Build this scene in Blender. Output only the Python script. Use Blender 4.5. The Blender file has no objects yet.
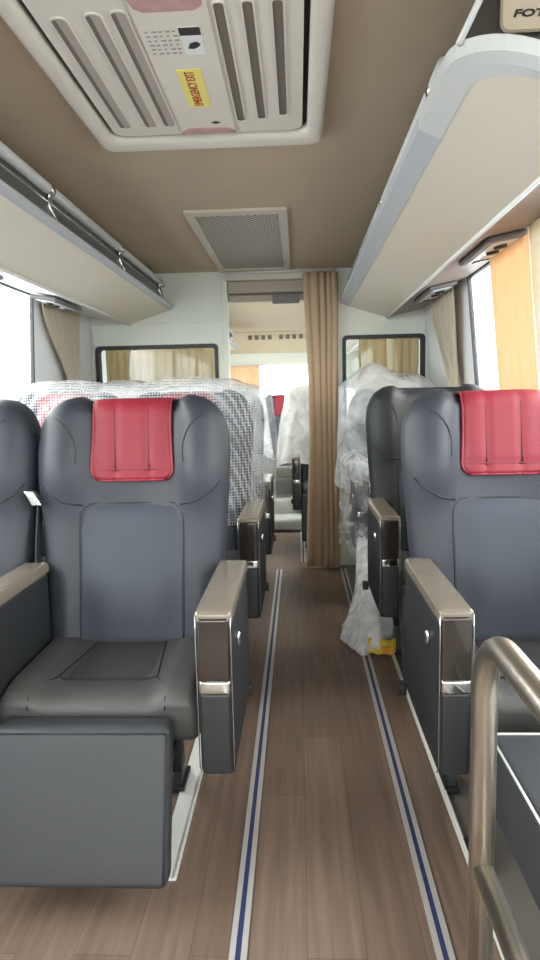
import bpy, bmesh, math, random
from mathutils import Vector, Matrix, noise
S = bpy.context.scene
COL = S.collection
R = math.radians

# ------------------------------------------------------------ camera, world, light, exposure
cam_data = bpy.data.cameras.new('camera'); cam = bpy.data.objects.new('camera', cam_data); COL.objects.link(cam)
FPX, VX, VY, ROLL, EYE = 650.0, 298.0, 398.0, R(1.3), 1.17
cr, sr = math.cos(ROLL), math.sin(ROLL)
a, b = VX-270, 480-VY
a, b = a*cr+b*sr, -a*sr+b*cr
th = math.atan(b/FPX); psi = math.atan(a/FPX*math.cos(th))
vF = Vector((-math.sin(psi)*math.cos(th), math.cos(psi)*math.cos(th), -math.sin(th)))
vR = Vector((math.cos(psi), math.sin(psi), 0)); vU = vR.cross(vF)
cx, cy = vR*cr - vU*sr, vR*sr + vU*cr
M = Matrix((cx, cy, -vF)).transposed().to_4x4(); M.translation = Vector((0, 0, EYE))
cam.matrix_world = M
cam_data.sensor_fit = 'VERTICAL'; cam_data.sensor_height = 36; cam_data.lens = FPX/960*36
cam_data.clip_start = 0.02
S.camera = cam

world = bpy.data.worlds.new('world'); S.world = world; world.use_nodes = True
wn = world.node_tree; wn.nodes.clear()
wo = wn.nodes.new('ShaderNodeOutputWorld'); bg = wn.nodes.new('ShaderNodeBackground')
tc = wn.nodes.new('ShaderNodeTexCoord'); sx = wn.nodes.new('ShaderNodeSeparateXYZ')
rp = wn.nodes.new('ShaderNodeValToRGB')
rp.color_ramp.elements[0].position = 0.44; rp.color_ramp.elements[0].color = (.30, .33, .36, 1)
rp.color_ramp.elements[1].position = 0.53; rp.color_ramp.elements[1].color = (1, .985, .97, 1)
e = rp.color_ramp.elements.new(0.495); e.color = (.62, .72, .80, 1)
mp = wn.nodes.new('ShaderNodeMath'); mp.operation = 'MULTIPLY_ADD'; mp.inputs[1].default_value = .5; mp.inputs[2].default_value = .5
wn.links.new(tc.outputs['Generated'], sx.inputs[0]); wn.links.new(sx.outputs['Z'], mp.inputs[0])
wn.links.new(mp.outputs[0], rp.inputs[0]); wn.links.new(rp.outputs[0], bg.inputs['Color']); wn.links.new(bg.outputs[0], wo.inputs['Surface'])
bg.inputs['Strength'].default_value = 3.6
S.view_settings.view_transform = 'Standard'; S.view_settings.look = 'None'
S.view_settings.exposure = 0.72; S.view_settings.gamma = 1.0; S.view_settings.use_curve_mapping = False
try:
    S.cycles.max_bounces = 12; S.cycles.diffuse_bounces = 6; S.cycles.transparent_max_bounces = 24
    S.cycles.sample_clamp_indirect = 6
except Exception: pass
SCREEN = []

def window_light(name, loc, rot, sx_, sy_, power, colr=(1, .98, .95)):
    ld = bpy.data.lights.new(name, 'AREA'); ld.shape = 'RECTANGLE'; ld.size = sx_; ld.size_y = sy_; ld.energy = power; ld.color = colr
    o = bpy.data.objects.new(name, ld); o.location = loc; o.rotation_euler = rot; COL.objects.link(o); return o
# daylight of the open forecourt entering by the windshield, the side windows and the rear window
window_light('windshield_daylight', (-.27, -2.6, 1.35), (R(90), 0, 0), 2.2, 1.5, 36)
window_light('left_window_daylight', (-2.0, 1.9, 1.75), (R(90), 0, R(-90)), 4.0, 1.0, 60)
window_light('right_window_daylight', (1.5, 1.9, 1.75), (R(90), 0, R(90)), 4.0, 1.0, 45)
window_light('rear_left_daylight', (-2.0, 6.6, 1.7), (R(90), 0, R(-90)), 3.6, 1.0, 70)
window_light('rear_right_daylight', (1.5, 6.6, 1.7), (R(90), 0, R(90)), 3.6, 1.0, 70)

# ------------------------------------------------------------ materials
MATS = {}
def srgb(r, g, b_):
    f = lambda c: (c/255/12.92) if c/255 <= .04045 else ((c/255+.055)/1.055)**2.4
    return (f(r), f(g), f(b_), 1)
def mat(name, col, rough=.5, metal=0, bump=0, bscale=200, var=0, vscale=4, spec=.5, coat=0, sheen=0, transl=None, stretch=None):
    m = bpy.data.materials.new(name); m.use_nodes = True; nt = m.node_tree; N = nt.nodes; L = nt.links
    p = N['Principled BSDF']; p.inputs['Base Color'].default_value = col; p.inputs['Roughness'].default_value = rough
    p.inputs['Metallic'].default_value = metal; p.inputs['Specular IOR Level'].default_value = spec
    p.inputs['Coat Weight'].default_value = coat; p.inputs['Sheen Weight'].default_value = sheen
    t = N.new('ShaderNodeTexCoord'); mpn = N.new('ShaderNodeMapping'); L.new(t.outputs['Object'], mpn.inputs[0])
    if stretch: mpn.inputs['Scale'].default_value = stretch
    if var:
        n = N.new('ShaderNodeTexNoise'); n.inputs['Scale'].default_value = vscale; n.inputs['Detail'].default_value = 4
        L.new(mpn.outputs[0], n.inputs['Vector'])
        r_ = N.new('ShaderNodeMapRange'); r_.inputs['From Min'].default_value = .3; r_.inputs['From Max'].default_value = .7
        r_.inputs['To Min'].default_value = 1-var; r_.inputs['To Max'].default_value = 1+var
        L.new(n.outputs[0], r_.inputs[0])
        mx = N.new('ShaderNodeVectorMath'); mx.operation = 'SCALE'; mx.inputs[0].default_value = col[:3]
        L.new(r_.outputs[0], mx.inputs['Scale']); L.new(mx.outputs[0], p.inputs['Base Color'])
    if bump:
        n2 = N.new('ShaderNodeTexNoise'); n2.inputs['Scale'].default_value = bscale; n2.inputs['Detail'].default_value = 3
        L.new(mpn.outputs[0], n2.inputs['Vector'])
        bp = N.new('ShaderNodeBump'); bp.inputs['Strength'].default_value = bump; bp.inputs['Distance'].default_value = .002
        L.new(n2.outputs[0], bp.inputs['Height']); L.new(bp.outputs[0], p.inputs['Normal'])
    if transl:
        tr = N.new('ShaderNodeBsdfTranslucent'); tr.inputs['Color'].default_value = col
        mxs = N.new('ShaderNodeMixShader'); mxs.inputs[0].default_value = transl
        L.new(p.outputs[0], mxs.inputs[1]); L.new(tr.outputs[0], mxs.inputs[2])
        L.new(mxs.outputs[0], N['Material Output'].inputs['Surface'])
    MATS[name] = m; return m

leather = mat('slate leather', srgb(47, 50, 59), .52, bump=.25, bscale=260, var=.06, vscale=6)
leather_panel = mat('slate leather panel', srgb(53, 58, 69), .55, bump=.35, bscale=420, var=.05, vscale=7)
leather_black = mat('black leather', srgb(32, 34, 38), .58, bump=.25, bscale=260, var=.06)
cush_m = mat('charcoal cushion leather', srgb(72, 71, 71), .48, bump=.3, bscale=300, var=.06)
cush_panel = mat('perforated cushion leather', srgb(64, 63, 63), .55, bump=.6, bscale=600, var=.06)
legrest_m = mat('leg rest leather', srgb(52, 54, 58), .52, bump=.2, bscale=260, var=.04)
piping_m = mat('dark stitching', srgb(34, 38, 44), .6)
red_m = mat('red leather', srgb(134, 28, 44), .52, bump=.25, bscale=250, var=.05)
redpipe_m = mat('red piping', srgb(150, 44, 60), .45)
arm_cap_m = mat('taupe gloss arm cap', srgb(116, 107, 96), .26, coat=.5, var=.04)
bronze_m = mat('bronze gloss trim', srgb(56, 50, 44), .18, metal=.4, coat=.7)
black_plastic = mat('black plastic', srgb(36, 38, 40), .4, bump=.1)
chrome = mat('chrome', srgb(215, 215, 215), .1, metal=1)
steel = mat('brushed stainless steel', srgb(190, 184, 172), .3, metal=1, bump=.1, bscale=900, stretch=(1, 1, .05))
strap_m = mat('black webbing', srgb(38, 41, 46), .7, bump=.4, bscale=500)
panel_white = mat('warm white rack panel', srgb(226, 217, 200), .45, var=.02, vscale=2)
lip_m = mat('blue grey rack edge', srgb(186, 190, 194), .5)
silver_m = mat('silver paint', srgb(208, 209, 207), .35)
ceil_m = mat('beige grey ceiling lining', srgb(190, 172, 148), .75, bump=.25, bscale=150, var=.03)
rear_ceil_m = mat('cream ceiling lining', srgb(216, 200, 170), .7, var=.03)
hatch_m = mat('off white hatch plastic', srgb(222, 215, 203), .4, var=.02)
slot_lit = mat('slot bed lit grey', srgb(176, 167, 156), .6)  # left slot beds: light reaching into the grooves, set as a paler colour
slot_m = mat('hatch slot brown', srgb(112, 103, 92), .6)  # right slot beds and groove strip: recess shade put into the colour
gap_m = mat('dark gap', srgb(38, 36, 34), .8)
vent_m = mat('vent frame', srgb(205, 196, 180), .5)
wall_m = mat('pale wall lining', srgb(232, 232, 232), .5, var=.02)
part_m = mat('pale green grey partition', srgb(224, 225, 212), .5, var=.02)
frame_black = mat('black rubber frame', srgb(40, 42, 44), .5)
header_m = mat('doorway header', srgb(172, 158, 144), .5)
service_m = mat('taupe service panel', srgb(150, 132, 124), .5)
grey_floor = mat('grey floor edge', srgb(120, 114, 108), .6, var=.08)
cur_brown = mat('tan brown curtain', srgb(206, 180, 150), .85, bump=.4, bscale=400, var=.04, transl=.2)
cur_beige = mat('beige curtain', srgb(222, 210, 190), .85, bump=.4, bscale=400, transl=.35)
cur_orange = mat('orange curtain', srgb(232, 203, 168), .85, bump=.4, bscale=400, transl=.4, var=.03)
cur_pale = mat('pale gold curtain', srgb(228, 208, 168), .85, bump=.4, bscale=400, transl=.35, var=.05)
white_m = mat('white enamel', srgb(232, 232, 228), .5)
rail_m = mat('aluminium rail', srgb(205, 203, 200), .35, metal=.35)
blue_m = mat('blue rail insert', srgb(48, 58, 100), .5)
yellow_m = mat('yellow sticker', srgb(240, 228, 120), .5)
redtext = mat('red print', srgb(170, 60, 50), .5)
pinkdecal = mat('pink decal', srgb(190, 148, 146), .45, var=.12, vscale=30)
darktext = mat('dark print', srgb(40, 34, 32), .5)
greytext = mat('faint grey print', srgb(160, 152, 146), .5)
plate_m = mat('champagne badge', srgb(205, 190, 170), .3, metal=.3)
darkend_m = mat('dark rack end panel', srgb(58, 54, 50), .35)
tape_m = mat('yellow tape', srgb(238, 205, 70), .4)
orange_tape = mat('orange tape', srgb(236, 160, 60), .4)
card_m = mat('cream carton', srgb(226, 220, 206), .7, var=.04)

def plastic(name, lo, hi, scale, bubbles=False, tint=(.86, .89, .92, 1), rough=.25):
    m = bpy.data.materials.new(name); m.use_nodes = True; nt = m.node_tree; N = nt.nodes; L = nt.links
    p = N['Principled BSDF']; p.inputs['Base Color'].default_value = tint; p.inputs['Roughness'].default_value = rough
    t = N.new('ShaderNodeTexCoord')
    tr = N.new('ShaderNodeBsdfTransparent'); mx = N.new('ShaderNodeMixShader')
    n = N.new('ShaderNodeTexNoise'); n.inputs['Scale'].default_value = scale; n.inputs['Detail'].default_value = 5
    n.inputs['Distortion'].default_value = 1.5
    L.new(t.outputs['Object'], n.inputs['Vector'])
    mr = N.new('ShaderNodeMapRange'); mr.inputs['From Min'].default_value = .35; mr.inputs['From Max'].default_value = .68
    mr.inputs['To Min'].default_value = lo; mr.inputs['To Max'].default_value = hi
    L.new(n.outputs[0], mr.inputs[0])
    bp = N.new('ShaderNodeBump'); bp.inputs['Strength'].default_value = .6; bp.inputs['Distance'].default_value = .01
    fac = mr.outputs[0]
    if bubbles:
        v = N.new('ShaderNodeTexVoronoi'); v.inputs['Scale'].default_value = 80; v.inputs['Randomness'].default_value = .15
        L.new(t.outputs['Object'], v.inputs['Vector'])
        vr = N.new('ShaderNodeMapRange'); vr.inputs['From Min'].default_value = .2; vr.inputs['From Max'].default_value = .6
        vr.inputs['To Min'].default_value = -.1; vr.inputs['To Max'].default_value = .3
        L.new(v.outputs['Distance'], vr.inputs[0])
        ad = N.new('ShaderNodeMath'); ad.operation = 'ADD'; ad.use_clamp = True
        L.new(fac, ad.inputs[0]); L.new(vr.outputs[0], ad.inputs[1]); fac = ad.outputs[0]
        L.new(v.outputs['Distance'], bp.inputs['Height'])
    else:
        L.new(n.outputs[0], bp.inputs['Height'])
    L.new(bp.outputs[0], p.inputs['Normal'])
    L.new(fac, mx.inputs[0]); L.new(tr.outputs[0], mx.inputs[1]); L.new(p.outputs[0], mx.inputs[2])
    L.new(mx.outputs[0], N['Material Output'].inputs['Surface'])
    return m
bubble_m = plastic('bubble wrap', .03, .2, 4, True)
film_m = plastic('milky plastic film', .22, .6, 4, tint=(.93, .95, .97, 1), rough=.4)
clear_m = plastic('clear plastic bag', .06, .5, 9, tint=(.95, .96, .98, 1), rough=.35)
bubble_sheet = plastic('thin clear sheet', .0, .30, 7, tint=(.9, .93, .97, 1))
bagwhite_m = plastic('white plastic bag', .5, .97, 9, tint=(.95, .96, .98, 1), rough=.35)
foam_m = plastic('thick milky wrap', .6, .95, 6, rough=.5, tint=(.95, .96, .98, 1))

def glass_mat():
    m = bpy.data.materials.new('window glass'); m.use_nodes = True; N = m.node_tree.nodes; L = m.node_tree.links
    N.remove(N['Principled BSDF'])
    tr = N.new('ShaderNodeBsdfTransparent'); tr.inputs['Color'].default_value = (.93, .96, .96, 1)
    gl = N.new('ShaderNodeBsdfGlossy'); gl.inputs['Roughness'].default_value = .02
    fr = N.new('ShaderNodeLayerWeight'); pw_ = N.new('ShaderNodeMath'); pw_.operation = 'POWER'; pw_.inputs[1].default_value = 5
    ma = N.new('ShaderNodeMath'); ma.operation = 'MULTIPLY_ADD'; ma.inputs[1].default_value = .6; ma.inputs[2].default_value = .03
    fr.inputs['Blend'].default_value = .5
    L.new(fr.outputs['Facing'], pw_.inputs[0]); L.new(pw_.outputs[0], ma.inputs[0])
    mx = N.new('ShaderNodeMixShader'); L.new(ma.outputs[0], mx.inputs[0]); L.new(tr.outputs[0], mx.inputs[1]); L.new(gl.outputs[0], mx.inputs[2])
    L.new(mx.outputs[0], N['Material Output'].inputs['Surface']); return m
glass = glass_mat()

def wood_mat():
    m = bpy.data.materials.new('wood plank vinyl'); m.use_nodes = True; N = m.node_tree.nodes; L = m.node_tree.links
    p = N['Principled BSDF']; p.inputs['Roughness'].default_value = .42; p.inputs['Specular IOR Level'].default_value = .4
    t = N.new('ShaderNodeTexCoord'); mp_ = N.new('ShaderNodeMapping'); mp_.inputs['Rotation'].default_value = (0, 0, R(90))
    L.new(t.outputs['Object'], mp_.inputs[0])
    br = N.new('ShaderNodeTexBrick'); br.inputs['Scale'].default_value = 1; br.inputs['Brick Width'].default_value = .9
    br.inputs['Row Height'].default_value = .125; br.inputs['Mortar Size'].default_value = .0012; br.offset = .37; br.offset_frequency = 2
    br.inputs['Color1'].default_value = srgb(128, 108, 95); br.inputs['Color2'].default_value = srgb(116, 97, 85)
    br.inputs['Mortar'].default_value = srgb(102, 84, 73); br.inputs['Bias'].default_value = 0
    L.new(mp_.outputs[0], br.inputs['Vector'])
    m2 = N.new('ShaderNodeMapping'); m2.inputs['Scale'].default_value = (45, 2.2, 1); L.new(t.outputs['Object'], m2.inputs[0])
    n = N.new('ShaderNodeTexNoise'); n.inputs['Scale'].default_value = 1; n.inputs['Detail'].default_value = 6; n.inputs['Distortion'].default_value = .6
    L.new(m2.outputs[0], n.inputs['Vector'])
    mr = N.new('ShaderNodeMapRange'); mr.inputs['From Min'].default_value = .3; mr.inputs['From Max'].default_value = .7
    mr.inputs['To Min'].default_value = .80; mr.inputs['To Max'].default_value = 1.18; L.new(n.outputs[0], mr.inputs[0])
    sc = N.new('ShaderNodeVectorMath'); sc.operation = 'SCALE'; L.new(br.outputs['Color'], sc.inputs[0]); L.new(mr.outputs[0], sc.inputs['Scale'])
    L.new(sc.outputs[0], p.inputs['Base Color'])
    bp = N.new('ShaderNodeBump'); bp.inputs['Strength'].default_value = .15; bp.inputs['Distance'].default_value = .002
    L.new(n.outputs[0], bp.inputs['Height']); L.new(bp.outputs[0], p.inputs['Normal'])
    return m
wood = wood_mat()

def grille_mat():
    m = bpy.data.materials.new('perforated grille'); m.use_nodes = True; N = m.node_tree.nodes; L = m.node_tree.links
    p = N['Principled BSDF']; p.inputs['Roughness'].default_value = .5
    t = N.new('ShaderNodeTexCoord'); mp_ = N.new('ShaderNodeMapping'); mp_.inputs['Rotation'].default_value = (0, 0, R(45))
    mp_.inputs['Scale'].default_value = (42, 42, 0)
    L.new(t.outputs['Object'], mp_.inputs[0])
    v = N.new('ShaderNodeTexVoronoi'); v.inputs['Randomness'].default_value = 0; v.inputs['Scale'].default_value = 1
    L.new(mp_.outputs[0], v.inputs['Vector'])
    cr_ = N.new('ShaderNodeValToRGB'); cr_.color_ramp.elements[0].position = .3; cr_.color_ramp.elements[0].color = srgb(92, 84, 74)
    cr_.color_ramp.elements[1].position = .42; cr_.color_ramp.elements[1].color = srgb(190, 182, 168)
    L.new(v.outputs['Distance'], cr_.inputs[0]); L.new(cr_.outputs[0], p.inputs['Base Color'])
    return m
grille_m = grille_mat()

# ------------------------------------------------------------ mesh helpers
def obj(name, bm, m, parent=None, smooth=True, loc=None, subsurf=0, solid=0):
    me = bpy.data.meshes.new(name)
    bmesh.ops.recalc_face_normals(bm, faces=bm.faces[:]) if not solid else None
    bm.to_mesh(me); bm.free()
    if smooth:
        for p in me.polygons: p.use_smooth = True
    if isinstance(m, (list, tuple)):
        for q in m: me.materials.append(q)
    else: me.materials.append(m)
    o = bpy.data.objects.new(name, me); COL.objects.link(o)
    if parent: o.parent = parent
    if loc: o.location = loc
    if solid:
        md = o.modifiers.new('thick', 'SOLIDIFY'); md.thickness = solid; md.offset = 0
    if subsurf:
        md = o.modifiers.new('sub', 'SUBSURF'); md.levels = subsurf; md.render_levels = subsurf
    return o
def tag(o, label, cat, group=None, kind=None):
    o['label'] = label; o['category'] = cat
    if group: o['group'] = group
    if kind: o['kind'] = kind
    return o
def struct(o): o['kind'] = 'structure'; return o
def thing(name, label, cat, loc=(0, 0, 0), rz=0, group=None):
    o = bpy.data.objects.new(name, None); o.empty_display_size = .05; COL.objects.link(o)
    o.location = loc; o.rotation_euler = (0, 0, rz)
    return tag(o, label, cat, group)
def copy_tree(o, parent=None):
    c = o.copy(); COL.objects.link(c)
    if parent: c.parent = parent
    for ch in list(o.children): copy_tree(ch, c)
    return c

def box(bm, x0, x1, y0, y1, z0, z1, mi=0):
    v = [bm.verts.new(p) for p in ((x0, y0, z0), (x1, y0, z0), (x1, y1, z0), (x0, y1, z0), (x0, y0, z1), (x1, y0, z1), (x1, y1, z1), (x0, y1, z1))]
    for f in ((0, 3, 2, 1), (4, 5, 6, 7), (0, 1, 5, 4), (1, 2, 6, 5), (2, 3, 7, 6), (3, 0, 4, 7)):
        bm.faces.new([v[i] for i in f]).material_index = mi
    return v
def hexa(bm, pts):
    v = [bm.verts.new(p) for p in pts]
    for f in ((0, 3, 2, 1), (4, 5, 6, 7), (0, 1, 5, 4), (1, 2, 6, 5), (2, 3, 7, 6), (3, 0, 4, 7)): bm.faces.new([v[i] for i in f])
def rbox(bm, x0, x1, y0, y1, z0, z1, r=.01, n=3, fn=None, seg=(2, 2, 2)):
    """rounded box: interior grid seg per axis, n rings per rounded edge"""
    lo = (x0, y0, z0); hi = (x1, y1, z1); r = min(r, (x1-x0)/2.01, (y1-y0)/2.01, (z1-z0)/2.01)
    def axis(i):
        a0, a1 = lo[i]+r, hi[i]-r
        s = [(-1+j/n) for j in range(n)]
        out = [(a0, q) for q in s] + [(a0+(a1-a0)*j/seg[i], 0) for j in range(seg[i]+1)] + [(a1, j/n) for j in range(1, n+1)]
        return out
    A = [axis(i) for i in range(3)]
    cache = {}
    def vert(idx):
        if idx in cache: return cache[idx]
        base = Vector([A[i][idx[i]][0] for i in range(3)]); d = Vector([math.tan(A[i][idx[i]][1]*math.pi/4) for i in range(3)])
        m_ = d.normalized()*r if d.length > 0 else d
        p = base+m_
        if fn: p = Vector(fn(p))
        cache[idx] = bm.verts.new(p); return cache[idx]
    L = [len(q) for q in A]
    for ax in range(3):
        u, w = [(1, 2), (2, 0), (0, 1)][ax]
        for side in (0, L[ax]-1):
            for i in range(L[u]-1):
                for j in range(L[w]-1):
                    def ix(p, q):
                        t = [0, 0, 0]; t[ax] = side; t[u] = p; t[w] = q; return tuple(t)
                    q = [vert(ix(i, j)), vert(ix(i+1, j)), vert(ix(i+1, j+1)), vert(ix(i, j+1))]
                    if side == 0: q.reverse()
                    bm.faces.new(q)
def tube(bm, pts, r, n=8, cap=True):
    pts = [Vector(p) for p in pts]; rings = []
    up = None
    for i, p in enumerate(pts):
        t = (pts[min(i+1, len(pts)-1)]-pts[max(i-1, 0)]).normalized()
        if up is None: up = Vector((0, 0, 1)) if abs(t.z) < .9 else Vector((1, 0, 0))
        s = t.cross(up).normalized(); up = s.cross(t).normalized()
        rr = r[i] if isinstance(r, (list, tuple)) else r
        rings.append([bm.verts.new(p+(s*math.cos(2*math.pi*k/n)+up*math.sin(2*math.pi*k/n))*rr) for k in range(n)])
    for A_, B_ in zip(rings, rings[1:]):
        for k in range(n): bm.faces.new((A_[k], A_[(k+1) % n], B_[(k+1) % n], B_[k]))
    if cap:
        bm.faces.new(rings[0][::-1]); bm.faces.new(rings[-1])
def prism(bm, pts2, d0, d1, plane='xz', mi=0):
    """extrude polygon; plane xz -> along y, yz -> along x, xy -> along z"""
    f = {'xz': lambda p, d: (p[0], d, p[1]), 'yz': lambda p, d: (d, p[0], p[1]), 'xy': lambda p, d: (p[0], p[1], d)}[plane]
    A_ = [bm.verts.new(f(p, d0)) for p in pts2]; B_ = [bm.verts.new(f(p, d1)) for p in pts2]
    n = len(pts2)
    bm.faces.new(A_).material_index = mi; bm.faces.new(B_[::-1]).material_index = mi
    for k in range(n): bm.faces.new((A_[k], B_[k], B_[(k+1) % n], A_[(k+1) % n])).material_index = mi
def rrect(x0, x1, y0, y1, r, n=5):
    out = []
    for cxx, cyy, a0 in ((x1-r, y1-r, 0), (x0+r, y1-r, 90), (x0+r, y0+r, 180), (x1-r, y0+r, 270)):
        for k in range(n+1):
            an = R(a0+90*k/n); out.append((cxx+r*math.cos(an), cyy+r*math.sin(an)))
    return out
def ring_prism(bm, outer, inner, d0, d1, plane='xy'):
    f = {'xz': lambda p, d: (p[0], d, p[1]), 'yz': lambda p, d: (d, p[0], p[1]), 'xy': lambda p, d: (p[0], p[1], d)}[plane]
    n = len(outer)
    O0 = [bm.verts.new(f(p, d0)) for p in outer]; O1 = [bm.verts.new(f(p, d1)) for p in outer]
    I0 = [bm.verts.new(f(p, d0)) for p in inner]; I1 = [bm.verts.new(f(p, d1)) for p in inner]
    for k in range(n):
        j = (k+1) % n
        bm.faces.new((O0[k], O0[j], I0[j], I0[k])); bm.faces.new((O1[k], I1[k], I1[j], O1[j]))
        bm.faces.new((O0[k], O1[k], O1[j], O0[j])); bm.faces.new((I0[k], I0[j], I1[j], I1[k]))
def BM(): return bmesh.new()
def bx(name, m, parent, *args, r=0, smooth=False, **k):
    b_ = BM()
    if r: rbox(b_, *args, r=r, **k); smooth = True
    else: box(b_, *args)
    return obj(name, b_, m, parent, smooth)
def smooth(x, a_, b_):
    t = max(0, min(1, (x-a_)/(b_-a_))); return t*t*(3-2*t)
def interp(x, tab):
    if x <= tab[0][0]: return tab[0][1]
    for (x0, y0), (x1, y1) in zip(tab, tab[1:]):
        if x <= x1:
            t = (x-x0)/(x1-x0); return y0+(y1-y0)*t
    return tab[-1][1]
def text_mesh(name, s, size, m, parent, loc, xdir, ydir, bold=0.0, shear=0, sx_=1):
    cu = bpy.data.curves.new(name, 'FONT'); cu.body = s; cu.size = size; cu.align_x = 'CENTER'; cu.align_y = 'CENTER'
    cu.extrude = .0006; cu.offset = bold; cu.shear = shear; cu.resolution_u = 3
    o = bpy.data.objects.new(name, cu); COL.objects.link(o)
    dg = bpy.context.evaluated_depsgraph_get(); me = bpy.data.meshes.new_from_object(o.evaluated_get(dg))
    bpy.data.objects.remove(o)
    X, Y = Vector(xdir), Vector(ydir); Mx = Matrix((X, Y, X.cross(Y))).transposed().to_4x4(); Mx.translation = Vector(loc)
    me.transform(Mx @ Matrix.Diagonal((sx_, 1, 1, 1))); me.materials.clear(); me.materials.append(m); me.name = name
    o2 = bpy.data.objects.new(name, me); COL.objects.link(o2); o2.parent = parent; return o2

# ------------------------------------------------------------ the shell
XL, XR = -1.43, .91         # inner wall faces at belt height
YF, YB, YP, CZ = -2.3, 8.9, 4.47, 2.02
def wx(side, z):            # the side walls lean in above the belt line
    return (XL+.03*max(0, (z-1.1)/.6)) if side < 0 else (XR-.055*max(0, (z-1.1)/.6))
b_ = BM(); box(b_, XL-.02, .402, YF, YB, -.04, 0); struct(obj('floor', b_, wood, smooth=False))
b_ = BM(); box(b_, .402, XR+.02, YF, YB, -.04, -.001); struct(obj('floor_side', b_, grey_floor, smooth=False))
b_ = BM(); box(b_, XL-.02, XR+.02, YF, YP+.03, CZ, CZ+.04); struct(obj('ceiling', b_, ceil_m, smooth=False))
b_ = BM(); box(b_, XL-.02, XR+.02, YP+.03, YB, CZ, CZ+.04); struct(obj('ceiling_rear', b_, rear_ceil_m, smooth=False))
def wall_piece(bm, side, y0, y1, z0, z1, t=.03):
    zs = sorted(set([z0, z1]+([1.1] if z0 < 1.1 < z1 else [])))
    for za, zb in zip(zs, zs[1:]):
        a0, a1 = wx(side, za), wx(side, zb); s = t if side > 0 else -t
        hexa(bm, [(a0, y0, za), (a0+s, y0, za), (a0+s, y1, za), (a0, y1, za), (a1, y0, zb), (a1+s, y0, zb), (a1+s, y1, zb), (a1, y1, zb)])
WZ0, WZ1 = .86, 1.76
openings = {-1: [(-1.9, -.3), (-.2, 1.35), (1.45, 3.5), (5.0, 6.4), (6.5, 8.3)], 1: [(-1.9, -.3), (-.2, 1.35), (1.45, 3.38), (5.0, 6.4), (6.5, 8.3)]}
wi = 0
for side, nm in ((-1, 'left'), (1, 'right')):
    b_ = BM(); wall_piece(b_, side, YF, YB, 0, WZ0); wall_piece(b_, side, YF, YB, WZ1, CZ)
    y = YF
    for (p, q) in openings[side]:
        wall_piece(b_, side, y, p, WZ0, WZ1); y = q
    wall_piece(b_, side, y, YB, WZ0, WZ1)
    struct(obj('wall_'+nm, b_, wall_m, smooth=False))
    for (p, q) in openings[side]:
        wi += 1
        f_ = BM()
        for (ya, yb, za, zb) in ((p, p+.014, WZ0, WZ1), (q-.014, q, WZ0, WZ1), (p+.014, q-.014, WZ0, WZ0+.02), (p+.014, q-.014, WZ1-.02, WZ1)):
            wall_piece(f_, side, ya, yb, za, zb, .018)
        w = struct(obj('window_%d' % wi, f_, frame_black, smooth=False))
        g = BM(); s = .010 if side > 0 else -.016
        a0, a1 = wx(side, WZ0)+s, wx(side, WZ1)+s
        zz = 1.1; am = wx(side, zz)+s
        for (xa, za, xb, zb) in ((a0, WZ0+.02, am, zz), (am, zz, a1, WZ1-.02)):
            hexa(g, [(xa, p+.02, za), (xa+.006, p+.02, za), (xa+.006, q-.02, za), (xa, q-.02, za), (xb, p+.02, zb), (xb+.006, p+.02, zb), (xb+.006, q-.02, zb), (xb, q-.02, zb)])
        obj('pane', g, glass, w, smooth=False)
# front: windshield; rear wall with window
b_ = BM(); box(b_, XL, XR, YF-.05, YF, 0, .75); box(b_, XL, XR, YF-.05, YF, 1.9, CZ); box(b_, XL, XL+.12, YF-.05, YF, .75, 1.9); box(b_, XR-.12, XR, YF-.05, YF, .75, 1.9)
struct(obj('wall_front', b_, wall_m, smooth=False))
b_ = BM(); box(b_, XL+.12, XR-.12, YF-.03, YF-.02, .75, 1.9); wi += 1; struct(obj('window_%d' % wi, b_, glass, smooth=False))
b_ = BM(); box(b_, XL, XR, YB, YB+.05, 0, 1.1); box(b_, XL, XR, YB, YB+.05, 1.62, CZ); box(b_, XL, -.95, YB, YB+.05, 1.1, 1.62); box(b_, .42, XR, YB, YB+.05, 1.1, 1.62)
struct(obj('wall_rear', b_, part_m, smooth=False))
b_ = BM(); box(b_, -.95, .42, YB+.02, YB+.026, 1.1, 1.62); wi += 1; struct(obj('window_%d' % wi, b_, glass, smooth=False))

# partitions with windows
def partition(nm, x0, x1, wx0, wx1, wz0, wz1):
    global wi
    b_ = BM()
    box(b_, x0, x1, YP, YP+.04, 0, wz0); box(b_, x0, x1, YP, YP+.04, wz1, CZ)
    box(b_, x0, wx0, YP, YP+.04, wz0, wz1); box(b_, wx1, x1, YP, YP+.04, wz0, wz1)
    struct(obj('wall_partition_'+nm, b_, part_m, smooth=False))
    wi += 1
    f_ = BM(); ring_prism(f_, rrect(wx0-.004, wx1+.004, wz0-.004, wz1+.004, .03), rrect(wx0+.02, wx1-.02, wz0+.02, wz1-.02, .02), YP-.012, YP+.052, 'xz')
    w = struct(obj('window_%d' % wi, f_, frame_black, smooth=False))
    g = BM(); box(g, wx0+.018, wx1-.018, YP+.016, YP+.022, wz0+.018, wz1-.018); obj('pane', g, glass, w, smooth=False)
partition('left', XL, -.475, -1.375, -.54, 1.02, 1.545)
partition('right', .245, XR, .308, .851, 1.02, 1.575)
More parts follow.
